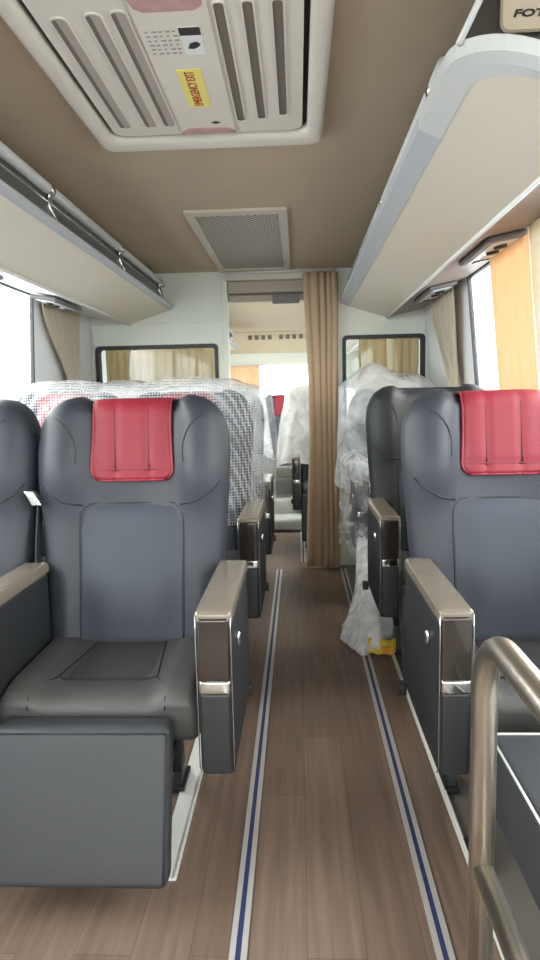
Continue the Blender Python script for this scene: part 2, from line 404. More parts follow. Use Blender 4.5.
# trims
def trim(n, m, *a_, r=.004):
    b_ = BM(); rbox(b_, *a_, r=r, n=2); return struct(obj('trim_%d' % n, b_, m))
trim(1, part_m, -.50, -.462, YP-.012, YP+.055, 0, 1.96)
trim(2, part_m, .235, .262, YP-.012, YP+.055, 0, 1.96)
trim(3, vent_m, -.475, .262, YP-.03, YP+.06, 1.955, CZ)
trim(4, part_m, -1.43, -.50, YP-.01, YP, 1.69, 1.70, r=.003)
trim(5, silver_m, .857, .872, YP-.02, YP, .3, 1.66)
trim(6, silver_m, -1.40, -1.388, YP-.02, YP, .3, 1.66)
# doorway header band
b_ = BM(); rbox(b_, -.462, .235, YP+.0, YP+.13, 1.875, 1.955, r=.01); rbox(b_, -.462, .235, YP+.02, YP+.10, 1.825, 1.868, r=.01)
tag(obj('door_header_box', b_, header_m), 'brown-grey stepped box across the top of the doorway in the partition', 'header box')
b_ = BM(); rbox(b_, -.16, .02, YP-.01, YP+.018, 1.80, 1.862, r=.008, fn=None)
tag(obj('closer_bracket', b_, mat('grey bracket', srgb(120, 114, 110), .5)), 'small grey closer housing under the header of the doorway', 'bracket')

# floor rails
def rail(x, y0, y1, label):
    t = thing('floor_rail', label, 'floor rail', (x, y0, 0), group='aluminium rails along the aisle floor')
    L_ = y1-y0
    for k, (xa, xb, h) in enumerate(((-.019, -.006, .005), (.006, .019, .005))):
        bx('flange', rail_m, t, xa, xb, 0, L_, 0, h)
    bx('insert', blue_m, t, -.006, .006, 0, L_, 0, .003)
    return t
rail(-.147, -.4, 4.36, 'long aluminium floor rail with blue insert, left of the aisle')
rail(.289, -.4, 4.36, 'long aluminium floor rail with blue insert, right of the aisle')
rail(.02, 4.56, 8.0, 'floor rail in the rear compartment beyond the doorway')
def angle_strip(x, y0, y1, w, label):
    b_ = BM(); box(b_, x-w/2, x+w/2, y0, y1, 0, .006); box(b_, x+w/2-.004, x+w/2, y0, y1, .006, .014)
    tag(obj('edge_strip', b_, white_m, smooth=False), label, 'metal strip')
angle_strip(-.347, 1.45, 4.4, .055, 'white metal edge strip on the floor under the left seats')
angle_strip(.410, .4, 4.4, .012, 'white metal edge strip on the floor under the right seats')

# ------------------------------------------------------------ luggage racks
def luggage_rack(side, y0, y1, label, end=False, shift=0, band=.052):
    t = thing('luggage_rack', label, 'luggage rack', (0, 0, 0), group='overhead racks')
    xi, xo = (-.83, -1.13) if side < 0 else (.295, .60)
    xi += shift; lh = .035 if side > 0 else .016
    sg = -1 if side < 0 else 1
    xw = wx(side, 1.76) - sg*.004
    zi, zo = 1.785, 1.69
    rr = .13 if end else 0
    # plan outline of tray (inner edge rounded at the near end)
    def plan(inset):
        x_i = xi+sg*inset; pts = []
        if rr:
            r_ = rr-inset*.6
            for k in range(9):
                an = R(90*k/8); pts.append((x_i+sg*(r_-r_*math.cos(an)), y0+inset+r_-r_*math.sin(an)))
            pts[0:0] = [(x_i, y1), (x_i, 1.64)]
        else:
            pts = [(x_i, y1), (x_i, y0+inset)]
        pts.append((xo, y0+inset)); pts.append((xo, y1)); return pts
    def zz(x, off): 
        f = (x-xi)/(xo-xi); return zi+(zo-zi)*f+off
    P = plan(band-.002); b_ = BM()
    lo = [b_.verts.new((x, y, zz(x, .001))) for x, y in P]; hi = [b_.verts.new((x, y, zz(x, .02))) for x, y in P]
    b_.faces.new(lo); b_.faces.new(hi[::-1])
    for k in range(len(P)): b_.faces.new((lo[k], hi[k], hi[(k+1) % len(P)], lo[(k+1) % len(P)]))
    obj('tray', b_, panel_white, t, smooth=False)
    # grey edge band running round the inner edge and the near end
    O, I = plan(0)[:-1], plan(band)[:-1]; b_ = BM(); rows = []
    for (ox, oy), (ix, iy) in zip(O, I):
        zl = zz(ox, 0) if ox != xo else zo
        zb = zz(ix, 0)
        rows.append([b_.verts.new((ix, iy, zb-.001)), b_.verts.new((ox*.5+ix*.5, oy*.5+iy*.5, zl-.004)), b_.verts.new((ox, oy, zl+.008)), b_.verts.new((ox, oy, zl+lh)), b_.verts.new((ix*.3+ox*.7, iy*.3+oy*.7, zl+lh+.008)), b_.verts.new((ix, iy, zl+lh+.004))])
    for ri, (A_, B_) in enumerate(zip(rows, rows[1:])):
        for k in range(6): b_.faces.new((A_[k], A_[(k+1) % 6], B_[(k+1) % 6], B_[k])).material_index = 1 if ri else 0
    b_.faces.new(rows[0]); b_.faces.new(rows[-1][::-1])
    obj('edge_band', b_, [lip_m, silver_m if end else lip_m], t, smooth=False)
    # outer trim and service channel up to the wall
    b_ = BM(); tube(b_, [(xo, y0, zo-.004), (xo, y1, zo-.004)], .007, 6); obj('edge_trim', b_, white_m, t)
    b_ = BM(); za = 1.745
    hexa(b_, [(xo, y0, zo+.002), (xw, y0, za), (xw, y1, za), (xo, y1, zo+.002), (xo, y0, zo+.02), (xw, y0, za+.02), (xw, y1, za+.02), (xo, y1, zo+.02)])
    obj('service_channel', b_, service_m if side > 0 else wall_m, t, smooth=False)
    # rail tube, brackets, smoked guard
    zr = 1.945
    ys = y0+(.43 if end else .12)
    b_ = BM(); tube(b_, [(xi+sg*.065, ys, zr), (xi+sg*.065, y1, zr)], .019, 10); obj('rail', b_, silver_m, t)
    b_ = BM(); tube(b_, [(xi+sg*.075, ys, zr-.04), (xi+sg*.075, y1, zr-.04)], .006, 6); obj('lower_rail', b_, chrome, t)
    yy = y0+(.55 if end else .35)
    while yy < y1-.1:
        b_ = BM(); tube(b_, [(xi+sg*.065, yy, zr), (xi+sg*.068, yy, 1.88), (xi+sg*.055, yy+.05, 1.82)], .010, 6)
        tube(b_, [(xi+sg*.065, yy-.018, zr), (xi+sg*.065, yy+.018, zr)], .021, 10)
        obj('bracket', b_, chrome, t); yy += .95
    b_ = BM(); hexa(b_, [(xi+sg*.055, ys, 1.815), (xi+sg*.06, ys, 1.815), (xi+sg*.06, y1, 1.815), (xi+sg*.055, y1, 1.815), (xi+sg*.078, ys, 1.93), (xi+sg*.082, ys, 1.93), (xi+sg*.082, y1, 1.93), (xi+sg*.078, y1, 1.93)])
    obj('guard_panel', b_, smoke_m, t, smooth=False)
    return t
smoke_m = mat('smoked guard', srgb(84, 87, 88), .3)
luggage_rack(-1, .2, YP-.002, 'white overhead luggage rack along the left windows with chrome rail', band=.024)
rk = luggage_rack(1, 1.235, YP-.002, 'wide white overhead luggage rack with rounded near end on the right side', True)
luggage_rack(-1, YP+.06, 8.0, 'luggage rack seen through the doorway in the rear compartment', shift=.13)
luggage_rack(1, YP+.06, 8.0, 'right luggage rack of the rear compartment, behind the brown curtain')
# dark end cabinet above the right rack with badge
t = thing('rack_end_cabinet', 'dark glossy end cabinet on top of the right rack with a badge', 'cabinet', (0, 0, 0))
b_ = BM(); pts = [(.308, 1.808), (.86, 1.808), (.86, CZ-.002), (.425, CZ-.002)]
prism(b_, pts, 1.30, 1.55, 'xz'); obj('housing', b_, darkend_m, t, smooth=False)
b_ = BM(); tube(b_, [(.306, 1.298, 1.808), (.362, 1.296, 1.92), (.42, 1.296, CZ-.008)], .007, 6); obj('edge_trim', b_, silver_m, t)
bd = BM(); prism(bd, rrect(.378, .56, 1.817, 1.93, .012), 1.282, 1.30, 'xz'); badge = obj('badge', bd, plate_m, t, smooth=False)
bd = BM(); ring_prism(bd, rrect(.374, .564, 1.813, 1.934, .016), rrect(.379, .559, 1.818, 1.929, .012), 1.278, 1.30, 'xz'); obj('badge_rim', bd, chrome, badge, smooth=False)
text_mesh('badge_lettering', 'FOTON', .017, darktext, badge, (.449, 1.2810, 1.846), (1, 0, 0), (0, 0, 1), .0006, .2, 1.75)

# ------------------------------------------------------------ roof hatch
t = thing('roof_hatch', 'off-white emergency roof hatch with slotted panel and yellow sticker', 'roof hatch', (-.275, 1.87, CZ))
def hloc(pts): return [(x*.967+.275, y*.967-1.87) for x, y in pts]
HX, HY = .275, -1.87
b_ = BM(); prof = [(0, 0), (0, -.022), (.006, -.029), (.014, -.031), (.038, -.031), (.046, -.027), (.052, -.018), (.053, 0)]; rr_ = []
for o_f, z_f in prof:
    rr_.append([b_.verts.new((x, y, z_f)) for x, y in hloc(rrect(-.645+o_f, .095-o_f, 1.37+o_f*1.1, 2.335-o_f*1.7, .04))])
for A_, B_ in zip(rr_, rr_[1:]+rr_[:1]):
    for k in range(len(A_)): b_.faces.new((A_[k], A_[(k+1) % len(A_)], B_[(k+1) % len(A_)], B_[k]))
obj('frame', b_, hatch_m, t)
b_ = BM(); prism(b_, hloc(rrect(-.592, .045, 1.425, 2.245, .045)), -.002, 0, 'xy'); obj('recess', b_, gap_m, t, smooth=False)
b_ = BM(); prism(b_, hloc(rrect(-.575, .028, 1.44, 2.215, .04)), -.022, -.006, 'xy')
pn = obj('hatch_panel', b_, hatch_m, t, smooth=False)
for xs, ya, yb in ((-.525, 1.55, 2.15), (-.444, 1.54, 2.15), (-.385, 1.535, 2.15), (-.160, 1.52, 2.13), (-.096, 1.52, 2.12), (-.030, 1.52, 2.10)):
    b_ = BM(); w_ = .017 if xs < -.3 else .0115; ring_prism(b_, hloc(rrect(xs-w_-.004, xs+w_+.004, ya-.004, yb+.004, w_)), hloc(rrect(xs-w_, xs+w_, ya, yb, w_*.9)), -.0255, -.021)
    s_ = obj('slot', b_, hatch_m, pn, smooth=False)
    b_ = BM(); prism(b_, hloc(rrect(xs-w_, xs+w_, ya, yb, w_*.9)), -.0228, -.0218, 'xy'); obj('slot_bed', b_, slot_m if xs > -.3 else slot_lit, pn, smooth=False)
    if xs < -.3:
        b_ = BM(); prism(b_, hloc(rrect(xs-w_, xs-w_+.011, ya+.01, yb-.005, .004)), -.0236, -.0226, 'xy'); obj('painted_slot_shade', b_, slot_m, pn, smooth=False)  # shade along the groove's left edge, laid on as a dark strip
b_ = BM(); prism(b_, hloc(rrect(-.355, -.185, 1.47, 2.19, .02)), -.0275, -.021, 'xy')
cp = obj('centre_plate', b_, hatch_m, pn, smooth=False)
b_ = BM(); prism(b_, hloc([(-.36, 2.20), (-.34, 2.165), (-.325, 2.158), (-.215, 2.158), (-.20, 2.165), (-.18, 2.20)]), -.0295, -.026, 'xy'); obj('handle_recess', b_, pinkdecal, pn, smooth=False)
b_ = BM(); prism(b_, hloc([(-.36, 1.45), (-.345, 1.52), (-.325, 1.535), (-.215, 1.535), (-.195, 1.52), (-.18, 1.45)]), -.0295, -.026, 'xy'); obj('handle_recess', b_, pinkdecal, pn, smooth=False)
b_ = BM(); prism(b_, hloc(rrect(-.302, -.238, 1.79, 2.008, .004)), -.0290, -.027, 'xy'); yl = obj('exit_sticker', b_, yellow_m, pn, smooth=False)
text_mesh('sticker_lettering', 'EMERGENCY EXIT', .034, redtext, yl, (-.270*.967+HX, 1.899*.967+HY, -.0296), (0, -1, 0), (-1, 0, 0), 0, 0, .70)
b_ = BM(); prism(b_, hloc(rrect(-.262, -.212, 1.60, 1.72, .003)), -.0288, -.027, 'xy'); st = obj('instruction_sticker', b_, white_m, pn, smooth=False)
b_ = BM(); prism(b_, hloc(rrect(-.262, -.212, 1.60, 1.632, .002)), -.0296, -.0287, 'xy'); obj('print', b_, darktext, st, smooth=False)
b_ = BM(); prism(b_, hloc([(-.252, 1.69), (-.245, 1.668), (-.228, 1.66), (-.219, 1.672), (-.226, 1.684), (-.238, 1.692)]), -.0296, -.0287, 'xy'); obj('print', b_, darktext, st, smooth=False)
b_ = BM(); prism(b_, hloc([(-.252, 2.12), (-.24, 2.112), (-.225, 2.12), (-.24, 2.128)]), -.0296, -.027, 'xy'); obj('arrow_print', b_, darktext, pn, smooth=False)
for k in range(6):
    y = 1.615+k*.019
    b_ = BM()
    for q in range(5):
        xa = -.342+q*.016; xb = xa+(.006, .012, .009, .011, .007)[(q+k*2) % 5]
        prism(b_, hloc(rrect(xa, xb, y-.003, y+.003, .001, 2)), -.0283, -.0274, 'xy')
    obj('faint_print', b_, greytext, pn, smooth=False)

# ceiling vent
t = thing('ceiling_vent', 'long perforated air return grille in the ceiling before the partition', 'ceiling vent', (-.27, 3.76, CZ))
b_ = BM(); ring_prism(b_, rrect(-.235, .235, -.72, .70, .01), rrect(-.195, .195, -.655, .60, .008), -.012, 0); obj('frame', b_, vent_m, t, smooth=False)
b_ = BM(); box(b_, -.195, .195, -.655, .60, -.006, 0); obj('grille', b_, grille_m, t, smooth=False)

# rear compartment air vent strip and upper rear panel
t = thing('rear_air_vent', 'cream louvred air outlet strip above the rear window', 'air vent', (-.27, 8.80, 1.93))
b_ = BM(); hexa(b_, [(-1.1, -.02, -.15), (1.1, -.02, -.15), (1.1, .1, -.15), (-1.1, .1, -.15), (-1.1, -.35, .085), (1.1, -.35, .085), (1.1, .1, .085), (-1.1, .1, .085)])
obj('housing', b_, rear_ceil_m, t, smooth=False)
for k in range(9):
    b_ = BM(); x = -.36+k*.085 + (.06 if k > 3 else 0)
    hexa(b_, [(x, -.245, .0), (x+.05, -.245, .0), (x+.05, -.19, .0), (x, -.19, .0), (x, -.312, .048), (x+.05, -.312, .048), (x+.05, -.26, .048), (x, -.26, .048)]); obj('louvre', b_, slot_m, t, smooth=False)

# ------------------------------------------------------------ service units under the racks
def service_unit(x0, x1, y0, y1, z, tilt, label):
    t = thing('service_unit', label, 'reading light unit', ((x0+x1)/2, (y0+y1)/2, z), group='service units under the racks'); t.rotation_euler = (0, tilt, 0)
    w_, l_ = (x1-x0)/2, (y1-y0)/2
    b_ = BM(); rbox(b_, -w_, w_, -l_, l_, -.022, -.002, r=.01); obj('housing', b_, mat_unit, t)
    b_ = BM(); rbox(b_, -w_*.7, w_*.7, -l_*.82, l_*.82, -.027, -.02, r=.003); obj('fascia', b_, silver_m, t)
    for yy in (-.55, -.1):
        b_ = BM(); bmesh.ops.create_cone(b_, cap_ends=True, segments=16, radius1=.022, radius2=.026, depth=.012, matrix=Matrix.Translation((0, yy*l_, -.030))); n_ = obj('air_nozzle', b_, black_plastic, t)
    b_ = BM(); bmesh.ops.create_uvsphere(b_, u_segments=12, v_segments=6, radius=.02, matrix=Matrix.Translation((0, l_*.35, -.026))@Matrix.Diagonal((1, 1, .4, 1))); obj('lamp_lens', b_, white_m, t)
    b_ = BM(); rbox(b_, -w_*.45, w_*.45, l_*.58, l_*.76, -.031, -.025, r=.002); obj('button_panel', b_, black_plastic, t)
    return t
mat_unit = mat('dark service housing', srgb(104, 100, 100), .4)
TR, TL = -math.atan(.055/.28), math.atan(.055/.30)
service_unit(.66, .80, 2.36, 2.78, 1.722, TR, 'overhead reading light unit over the orange curtain, right side')
service_unit(.66, .80, 3.36, 3.82, 1.722, TR, 'overhead reading light unit over the tied beige curtain, right side')
service_unit(-1.34, -1.20, 3.30, 3.70, 1.712, TL, 'overhead reading light unit above the tied curtain by the left wall')
service_unit(-1.34, -1.20, 2.36, 2.72, 1.712, TL, 'overhead reading light unit above the near left window')

# ------------------------------------------------------------ curtains
def curtain(name, p0, p1, z0, z1, m, label, pleats=7, amp=.02, wfun=None, bend=None, group=None, cat='curtain', nz=26, lean=None, parts=True, seed=0):
    """pleated cloth between p0 and p1 (xy). wfun(t)->(centre, width) fractions with t 0 bottom..1 top"""
    p0, p1 = Vector((*p0, 0)), Vector((*p1, 0)); d = p1-p0; L_ = d.length; u = d.normalized(); n = Vector((-u.y, u.x, 0))
    o_ = (p0+p1)/2; b_ = BM(); nx = pleats*8; rows = []
    for j in range(nz+1):
        t_ = j/nz; z = z0+(z1-z0)*t_; c, w = wfun(t_) if wfun else (.5, 1)
        row = []
        for i in range(nx+1):
            s = i/nx; ph = s*pleats*2*math.pi
            ph += .9*math.sin(s*7+seed)+.35*math.sin(z*3+s*5+seed)
            am = amp*(.75+.35*math.sin(s*11+seed*2))*(.85+.15*w if w < 1 else 1)*(.6+.4*(1-t_))
            off = am*math.sin(ph)+(bend(t_) if bend else 0)
            q = p0+u*(L_*(c+(s-.5)*w)+am*.4*math.cos(ph*1.0))+n*off-o_
            if lean: q += n*lean(z)
            row.append(b_.verts.new((q.x, q.y, z-z0)))
        rows.append(row)
    for A_, B_ in zip(rows, rows[1:]):
        for i in range(nx): b_.faces.new((A_[i], A_[i+1], B_[i+1], B_[i]))
    if label:
        t = thing(name, label, cat, (o_.x, o_.y, z0), group=group)
        obj('cloth', b_, m, t, solid=.004); return t
curtain('aisle_curtain', (.035, YP-.065), (.262, YP-.065), .01, 1.985, cur_brown, 'floor-length tan-brown pleated curtain hanging in the aisle doorway', 5, .026, seed=1, wfun=lambda t_: (.52+.05*math.sin(t_*3), .92+.08*math.cos(t_*6)))
b_ = BM(); tube(b_, [(-.46, YP-.065, 1.997), (.25, YP-.065, 1.997)], .008, 8); tag(obj('curtain_track', b_, silver_m), 'slim curtain track at the ceiling over the aisle doorway', 'curtain track')
def leanR(z): return -(XR-wx(1, z))
def tied(c0, ct, w0, wt, tie=.36):
    def f(t_):
        if t_ > tie: k = smooth((t_-tie)/(1-tie), 0, 1); return (ct+(c0-ct)*k, wt+(w0-wt)*k)
        k = smooth((tie-t_)/tie, 0, 1); return (ct, wt+(w0*.45-wt)*k)
    return f
cR = curtain('side_curtain', (.862, 3.43), (.862, 4.08), .80, 1.735, cur_beige, 'beige curtain tied back at the right wall before the partition', 8, .03, tied(.5, .28, .92, .2, .42), seed=2, lean=lambda z: (XR-wx(1, z+.0)))
b_ = BM(); rbox(b_, -.04, .03, -.22, -.07, .38, .42, r=.012); obj('tie_band', b_, cur_beige, cR)
curtain('side_curtain', (.862, 2.36), (.862, 2.83), .80, 1.745, cur_orange, 'sunlit orange curtain drawn across the right window', 4, .014, seed=3, lean=lambda z: (XR-wx(1, z)))
cB = curtain('side_curtain', (.855, 1.85), (.855, 2.35), .80, 1.745, cur_beige, 'beige curtain nearer than the orange one at the right picture edge', 5, .014, tied(.5, .75, 1, .5, .5), seed=4, lean=lambda z: (XR-wx(1, z)))
cL = curtain('side_curtain', (-1.375, 3.55), (-1.375, 4.15), .80, 1.72, cur_beige, 'beige curtain tied back against the left wall pillar', 7, .028, tied(.45, .72, .95, .2, .46), seed=5)
b_ = BM(); rbox(b_, -.03, .035, .05, .19, .40, .44, r=.012); obj('tie_band', b_, cur_beige, cL)
curtain('partition_curtain', (-1.34, YP+.10), (-.56, YP+.10), .95, 1.53, cur_pale, 'orange curtain hanging behind the left partition window', 14, .016, seed=6)
curtain('partition_curtain', (.42, YP+.10), (.83, YP+.10), .95, 1.56, cur_pale, 'orange curtain hanging behind the right partition window', 7, .016, seed=7)
rc = curtain('rear_curtain', (-1.28, 8.82), (-.52, 8.82), .95, 1.62, cur_orange, 'orange curtain beside the rear window at the back of the bus', 8, .02, seed=8)
bx('curtain_rod', silver_m, rc, -.40, .40, -.03, .081, .665, .685, r=.006)

# ------------------------------------------------------------ seats (local origin: floor under the arm rest fronts, +y to the rear)
ZT = 1.195
W_TAB = [(.40, .245), (.46, .256), (.6, .268), (.75, .280), (.85, .287), (.93, .292), (1.03, .296), (1.09, .288), (1.13, .272), (1.16, .248), (1.18, .215), (1.192, .165), (1.195, .10)]
def back_front(x, z):
    """y of the front face of the backrest"""
    ax = abs(x)
    y = .455+.13*(z-.46)/.73
    y -= .05*smooth(ax, .10, .20)*smooth(z, .80, 1.0)*(1-.5*smooth(ax, .23, .30))*(1-.45*smooth(z, 1.12, 1.20))
    y -= .03*smooth(ax, .13, .20)*(1-.6*smooth(z, .9, 1.1))
    y -= .018*(1-smooth(ax, .05, .16))*math.exp(-((z-.62)/.14)**2)
    y += .012*smooth(z, .84, .88)*(1-smooth(ax, .1, .16))
    return y
def make_backrest():
    b_ = BM(); rings = []; n = 56
    zs = [.42+k*.04 for k in range(17)]+[1.09, 1.115, 1.135, 1.155, 1.168, 1.18, 1.188, 1.193]
    for z in zs:
        w = interp(z, W_TAB); T = .115+.02*(1-smooth(z, .5, .9)); shrink = 1-.75*smooth(z, 1.15, 1.2)**2
        T2 = T*shrink; ring = []
        for k in range(n):
            an = 2*math.pi*k/n; c, s = math.cos(an), math.sin(an); p = .38
            x = w*math.copysign(abs(c)**p, c); e = math.copysign(abs(s)**.6, s)
            yf = back_front(x, z); yb = .455+.13*(z-.46)/.73+T
            mid, half = (yf+yb)/2, (yb-yf)/2*shrink
            zz = z-.030*smooth(z, 1.0, 1.19)*(1-smooth(abs(x), .12, .17))
            ring.append(b_.verts.new((x, mid+half*e, zz)))
        rings.append(ring)
    for A_, B_ in zip(rings, rings[1:]):
        for k in range(n): b_.faces.new((A_[k], A_[(k+1) % n], B_[(k+1) % n], B_[k]))
    b_.faces.new(rings[0][::-1])
    c_ = b_.verts.new((0, rings[-1][0].co.y, 1.176))
    R_ = rings[-1]
    for k in range(n): b_.faces.new((R_[k], R_[(k+1) % n], c_))
    return b_
def pipe_on_back(bm, pts, r=.003, off=.001):
    P = []
    for (x0, z0), (x1, z1) in zip(pts, pts[1:]):
        m_ = max(2, int(math.hypot(x1-x0, z1-z0)/.02))
        for k in range(m_): P.append((x0+(x1-x0)*k/m_, z0+(z1-z0)*k/m_))
    P.append(pts[-1]); tube(bm, [(x, back_front(x, z)+edge_off(x, z)-off, z) for x, z in P], r, 6)
def edge_off(x, z):
    """the superellipse pulls the face back close to the side edges"""
    w = interp(z, W_TAB); c = min(.999, abs(x)/w)**(1/.38); s = math.sqrt(max(0, 1-c*c))**.6
    yf = back_front(x, z); yb = .455+.13*(z-.46)/.73+.115
    return (yb-yf)/2*(1-s)
def arm_mesh(root, x0, x1, outer, detail=True):
    """console arm: x0..x1, outer = +1/-1 side facing the aisle"""
    a_ = thing_part('armrest', root)
    b_ = BM()
    def bulge(p):
        q = p.copy()
        if (q.x-(x0+x1)/2)*outer > 0: q.x += outer*.009*math.sin(max(0, min(1, (q.z-.30)/.37))*math.pi)*math.sin(max(0, min(1, q.y/.47))*math.pi)
        return q
    rbox(b_, x0+.003, x1-.003, .006, .468, .305, .672, r=.014, n=3, fn=bulge, seg=(2, 8, 8)); obj('console', b_, leather_black, a_)
    b_ = BM(); rbox(b_, x0, x1, -.002, .475, .664, .70, r=.012, n=3, seg=(2, 6, 1)); obj('arm_cap', b_, arm_cap_m, a_)
    b_ = BM(); rbox(b_, x0+.006, x1-.006, -.006, .03, .535, .685, r=.008, n=3); obj('front_trim', b_, bronze_m, a_)
    b_ = BM(); rbox(b_, x0+.007, x1-.007, -.0045, .03, .505, .537, r=.006, n=2); obj('chrome_clip', b_, chrome, a_)
    b_ = BM(); rbox(b_, x0+.008, x1-.008, -.003, .03, .31, .507, r=.008, n=3); obj('lower_trim', b_, black_plastic, a_)
    b_ = BM()
    for xx in (x0+.003, x1-.003):
        tube(b_, [(xx, .02, .305), (xx, -.001, .33), (xx, -.002, .66), (xx, .002, .688)], .0015, 6)
    obj('chrome_edge', b_, chrome, a_)
    xo = x1 if outer > 0 else x0
    b_ = BM(); rbox(b_, xo-.02, xo+.006, .45, .485, .285, .32, r=.005, n=2); obj('rear_foot', b_, black_plastic, a_)
    b_ = BM(); bmesh.ops.create_cone(b_, cap_ends=True, segments=20, radius1=.009, radius2=.007, depth=.010, matrix=Matrix.Translation((xo+outer*.004, .10, .60))@Matrix.Diagonal((1, 1, 2.2, 1))@Matrix.Rotation(R(90)*outer, 4, 'Y'))
    obj('recline_button', b_, chrome, a_)
    return a_
def thing_part(name, root):
    o = bpy.data.objects.new(name, None); o.empty_display_size = .03; COL.objects.link(o); o.parent = root; return o
def make_seat(label, arms, group, leg='down', belt=True, half=.255, legx=.125):
    root = thing('coach_seat', label, 'seat', group=group)
    bk = obj('backrest', make_backrest(), leather, root)
    # inset centre panel: follows the face a few millimetres proud
    b_ = BM(); nx, nz = 14, 18; G = []
    for j in range(nz+1):
        row = []
        for i in range(nx+1):
            u = -1+2*i/nx; t_ = j/nz; hw = .150+.004*t_
            z = .47+(.862-.47)*t_; x = hw*u
            if t_ > .8:
                k = (t_-.8)/.2; lim = hw-.045+.045*math.sqrt(max(0, 1-k*k)); x = max(-lim, min(lim, x))*1.0 if abs(x) > lim else x
                x = lim*u
            edge = min(1, (1-abs(u))*5, (1-t_)*8, 1)
            row.append(b_.verts.new((x, back_front(x, z)-.001-.006*math.sqrt(max(0, edge)), z)))
        G.append(row)
    for A_, B_ in zip(G, G[1:]):
        for i in range(nx): b_.faces.new((A_[i], A_[i+1], B_[i+1], B_[i]))
    obj('back_panel', b_, leather_panel, bk)
    b_ = BM(); cor = [(.155, .47), (.157, .80)]+[(.157-.04*(1-math.cos(R(a_))), .825+.04*math.sin(R(a_))) for a_ in (20, 45, 70, 90)]
    pipe_on_back(b_, cor+[(-x, z) for x, z in cor[::-1]])
    for s in (-1, 1):
        pipe_on_back(b_, [(s*.150, .862), (s*.20, .876), (s*.25, .905), (s*.272, .93)])
        pipe_on_back(b_, [(s*(.245-.085*math.sin(R(a_))), 1.02+.11*math.cos(R(a_))) for a_ in range(105, 5, -15)], .0014, .001)
    obj('back_piping', b_, piping_m, bk)
    # rear shell
    b_ = BM(); rbox(b_, -.235, .235, .60, .655, .40, 1.12, r=.025, fn=lambda p: Vector((p.x, p.y+.13*(p.z-.46)/.73-.02, p.z))); obj('back_shell', b_, black_plastic, bk)
    # cushion
    def cf(p):
        q = p.copy(); ax = abs(q.x)
        if q.z > .42:
            q.z += .016*smooth(ax, .13, .18)*(1-smooth(ax, .22, .26)) - .006*(1-smooth(ax, .09, .13))*smooth(q.y, .12, .18)
            q.z -= .02*(1-smooth(q.y, .07, .17))
        return q
    cu = BM(); rbox(cu, -half+.0, half-.0, .085, .50, .335, .462, r=.03, n=4, fn=cf, seg=(24, 14, 3)); cu_o = obj('seat_cushion', cu, cush_m, root)
    b_ = BM(); G = []
    for j in range(9):
        row = []
        for i in range(9):
            u = -1+i/4; t_ = j/8; y = .20+.25*t_; hw = .125-.025*t_
            e_ = min(1, (1-abs(u))*4, (1-t_)*4, t_*4)
            row.append(b_.verts.new((hw*u, y, .457+.005*math.sqrt(max(0, e_)))))
        G.append(row)
    for A_, B_ in zip(G, G[1:]):
        for i in range(8): b_.faces.new((A_[i], A_[i+1], B_[i+1], B_[i]))
    obj('cushion_panel', b_, cush_panel, cu_o)
    b_ = BM()
    tube(b_, [(-.10, .46, .459), (-.13, .20, .4615), (-.115, .185, .461), (.115, .185, .461), (.13, .20, .4615), (.10, .46, .459)], .0022, 6)
    for s in (-1, 1): tube(b_, [(s*.13, .19, .463), (s*.165, .135, .466), (s*.17, .095, .452), (s*.17, .083, .425)], .002, 6)
    obj('cushion_piping', b_, piping_m, cu_o)
    # leg rest
    if leg == 'down':
        sh = lambda p: Vector((p.x, p.y-.105*(.42-p.z)/.33, p.z))
        b_ = BM(); rbox(b_, -.225, .198, .012, .075, .085, .418, r=.02, n=4, fn=sh, seg=(6, 2, 8)); lr = obj('leg_rest', b_, legrest_m, root)
        b_ = BM()
        for s in (-.216, .189): tube(b_, [sh(Vector((s, .014, z))) for z in (.10, .2, .3, .405)], .0022, 6)
        tube(b_, [sh(Vector((x, .012, .405))) for x in (-.215, 0, .188)], .0022, 6)
        obj('leg_rest_piping', b_, piping_m, lr)
        for q in (-.18, .18): bx('hinge', black_plastic, lr, q-.01, q+.01, .05, .15, .30, .33)
    else:
        sh = lambda p: Vector((p.x, p.y, p.z))
        b_ = BM(); rbox(b_, -.20, .205, -.42, -.02, .255, .425, r=.018, n=4, fn=sh, seg=(6, 6, 2)); lr = obj('leg_rest', b_, legrest_m, root)
        b_ = BM(); tube(b_, [(-.196, -.40, .423), (-.196, -.03, .423)], .003, 6); tube(b_, [(.2, -.40, .423), (.2, -.03, .423)], .003, 6); tube(b_, [(-.19, -.028, .425), (.195, -.028, .425)], .003, 6)
        obj('leg_rest_piping', b_, silver_m, lr)
        for q in (-.14, .14): bx('hinge', black_plastic, lr, q-.01, q+.01, -.03, .12, .32, .35)
    # headrest pad hanging over the top
    path = []
    for z in [.935+.0116*k for k in range(19)]: path.append((z, back_front(0, z)-.012))
    path += [(1.168, path[-1][1]+.012), (1.175, path[-1][1]+.035), (1.175, path[-1][1]+.07), (1.168, path[-1][1]+.09), (1.13, path[-1][1]+.10)]
    b_ = BM(); rows = []
    for j, (z, y) in enumerate(path):
        row = []
        hw = .118+.008*(1-smooth(z, .93, 1.1)) if j < 19 else .118
        if j < 3: hw -= (.022, .009, .002)[j]
        for i in range(21):
            u = -1+i/10; x = hw*u
            puff = .008*(1-abs(u)**6)
            seam = .007*(math.exp(-((abs(x)-.052)/.006)**2)+(math.exp(-((z-.965)/.006)**2) if j < 19 else 0))
            yy = min(y, back_front(x, z)-.008) if j < 18 else y
            row.append(b_.verts.new((x, yy-(puff-seam) if j < 20 else yy, z+(puff*.4 if j >= 19 else 0))))
        rows.append(row)
    for A_, B_ in zip(rows, rows[1:]):
        for i in range(20): b_.faces.new((A_[i], A_[i+1], B_[i+1], B_[i]))
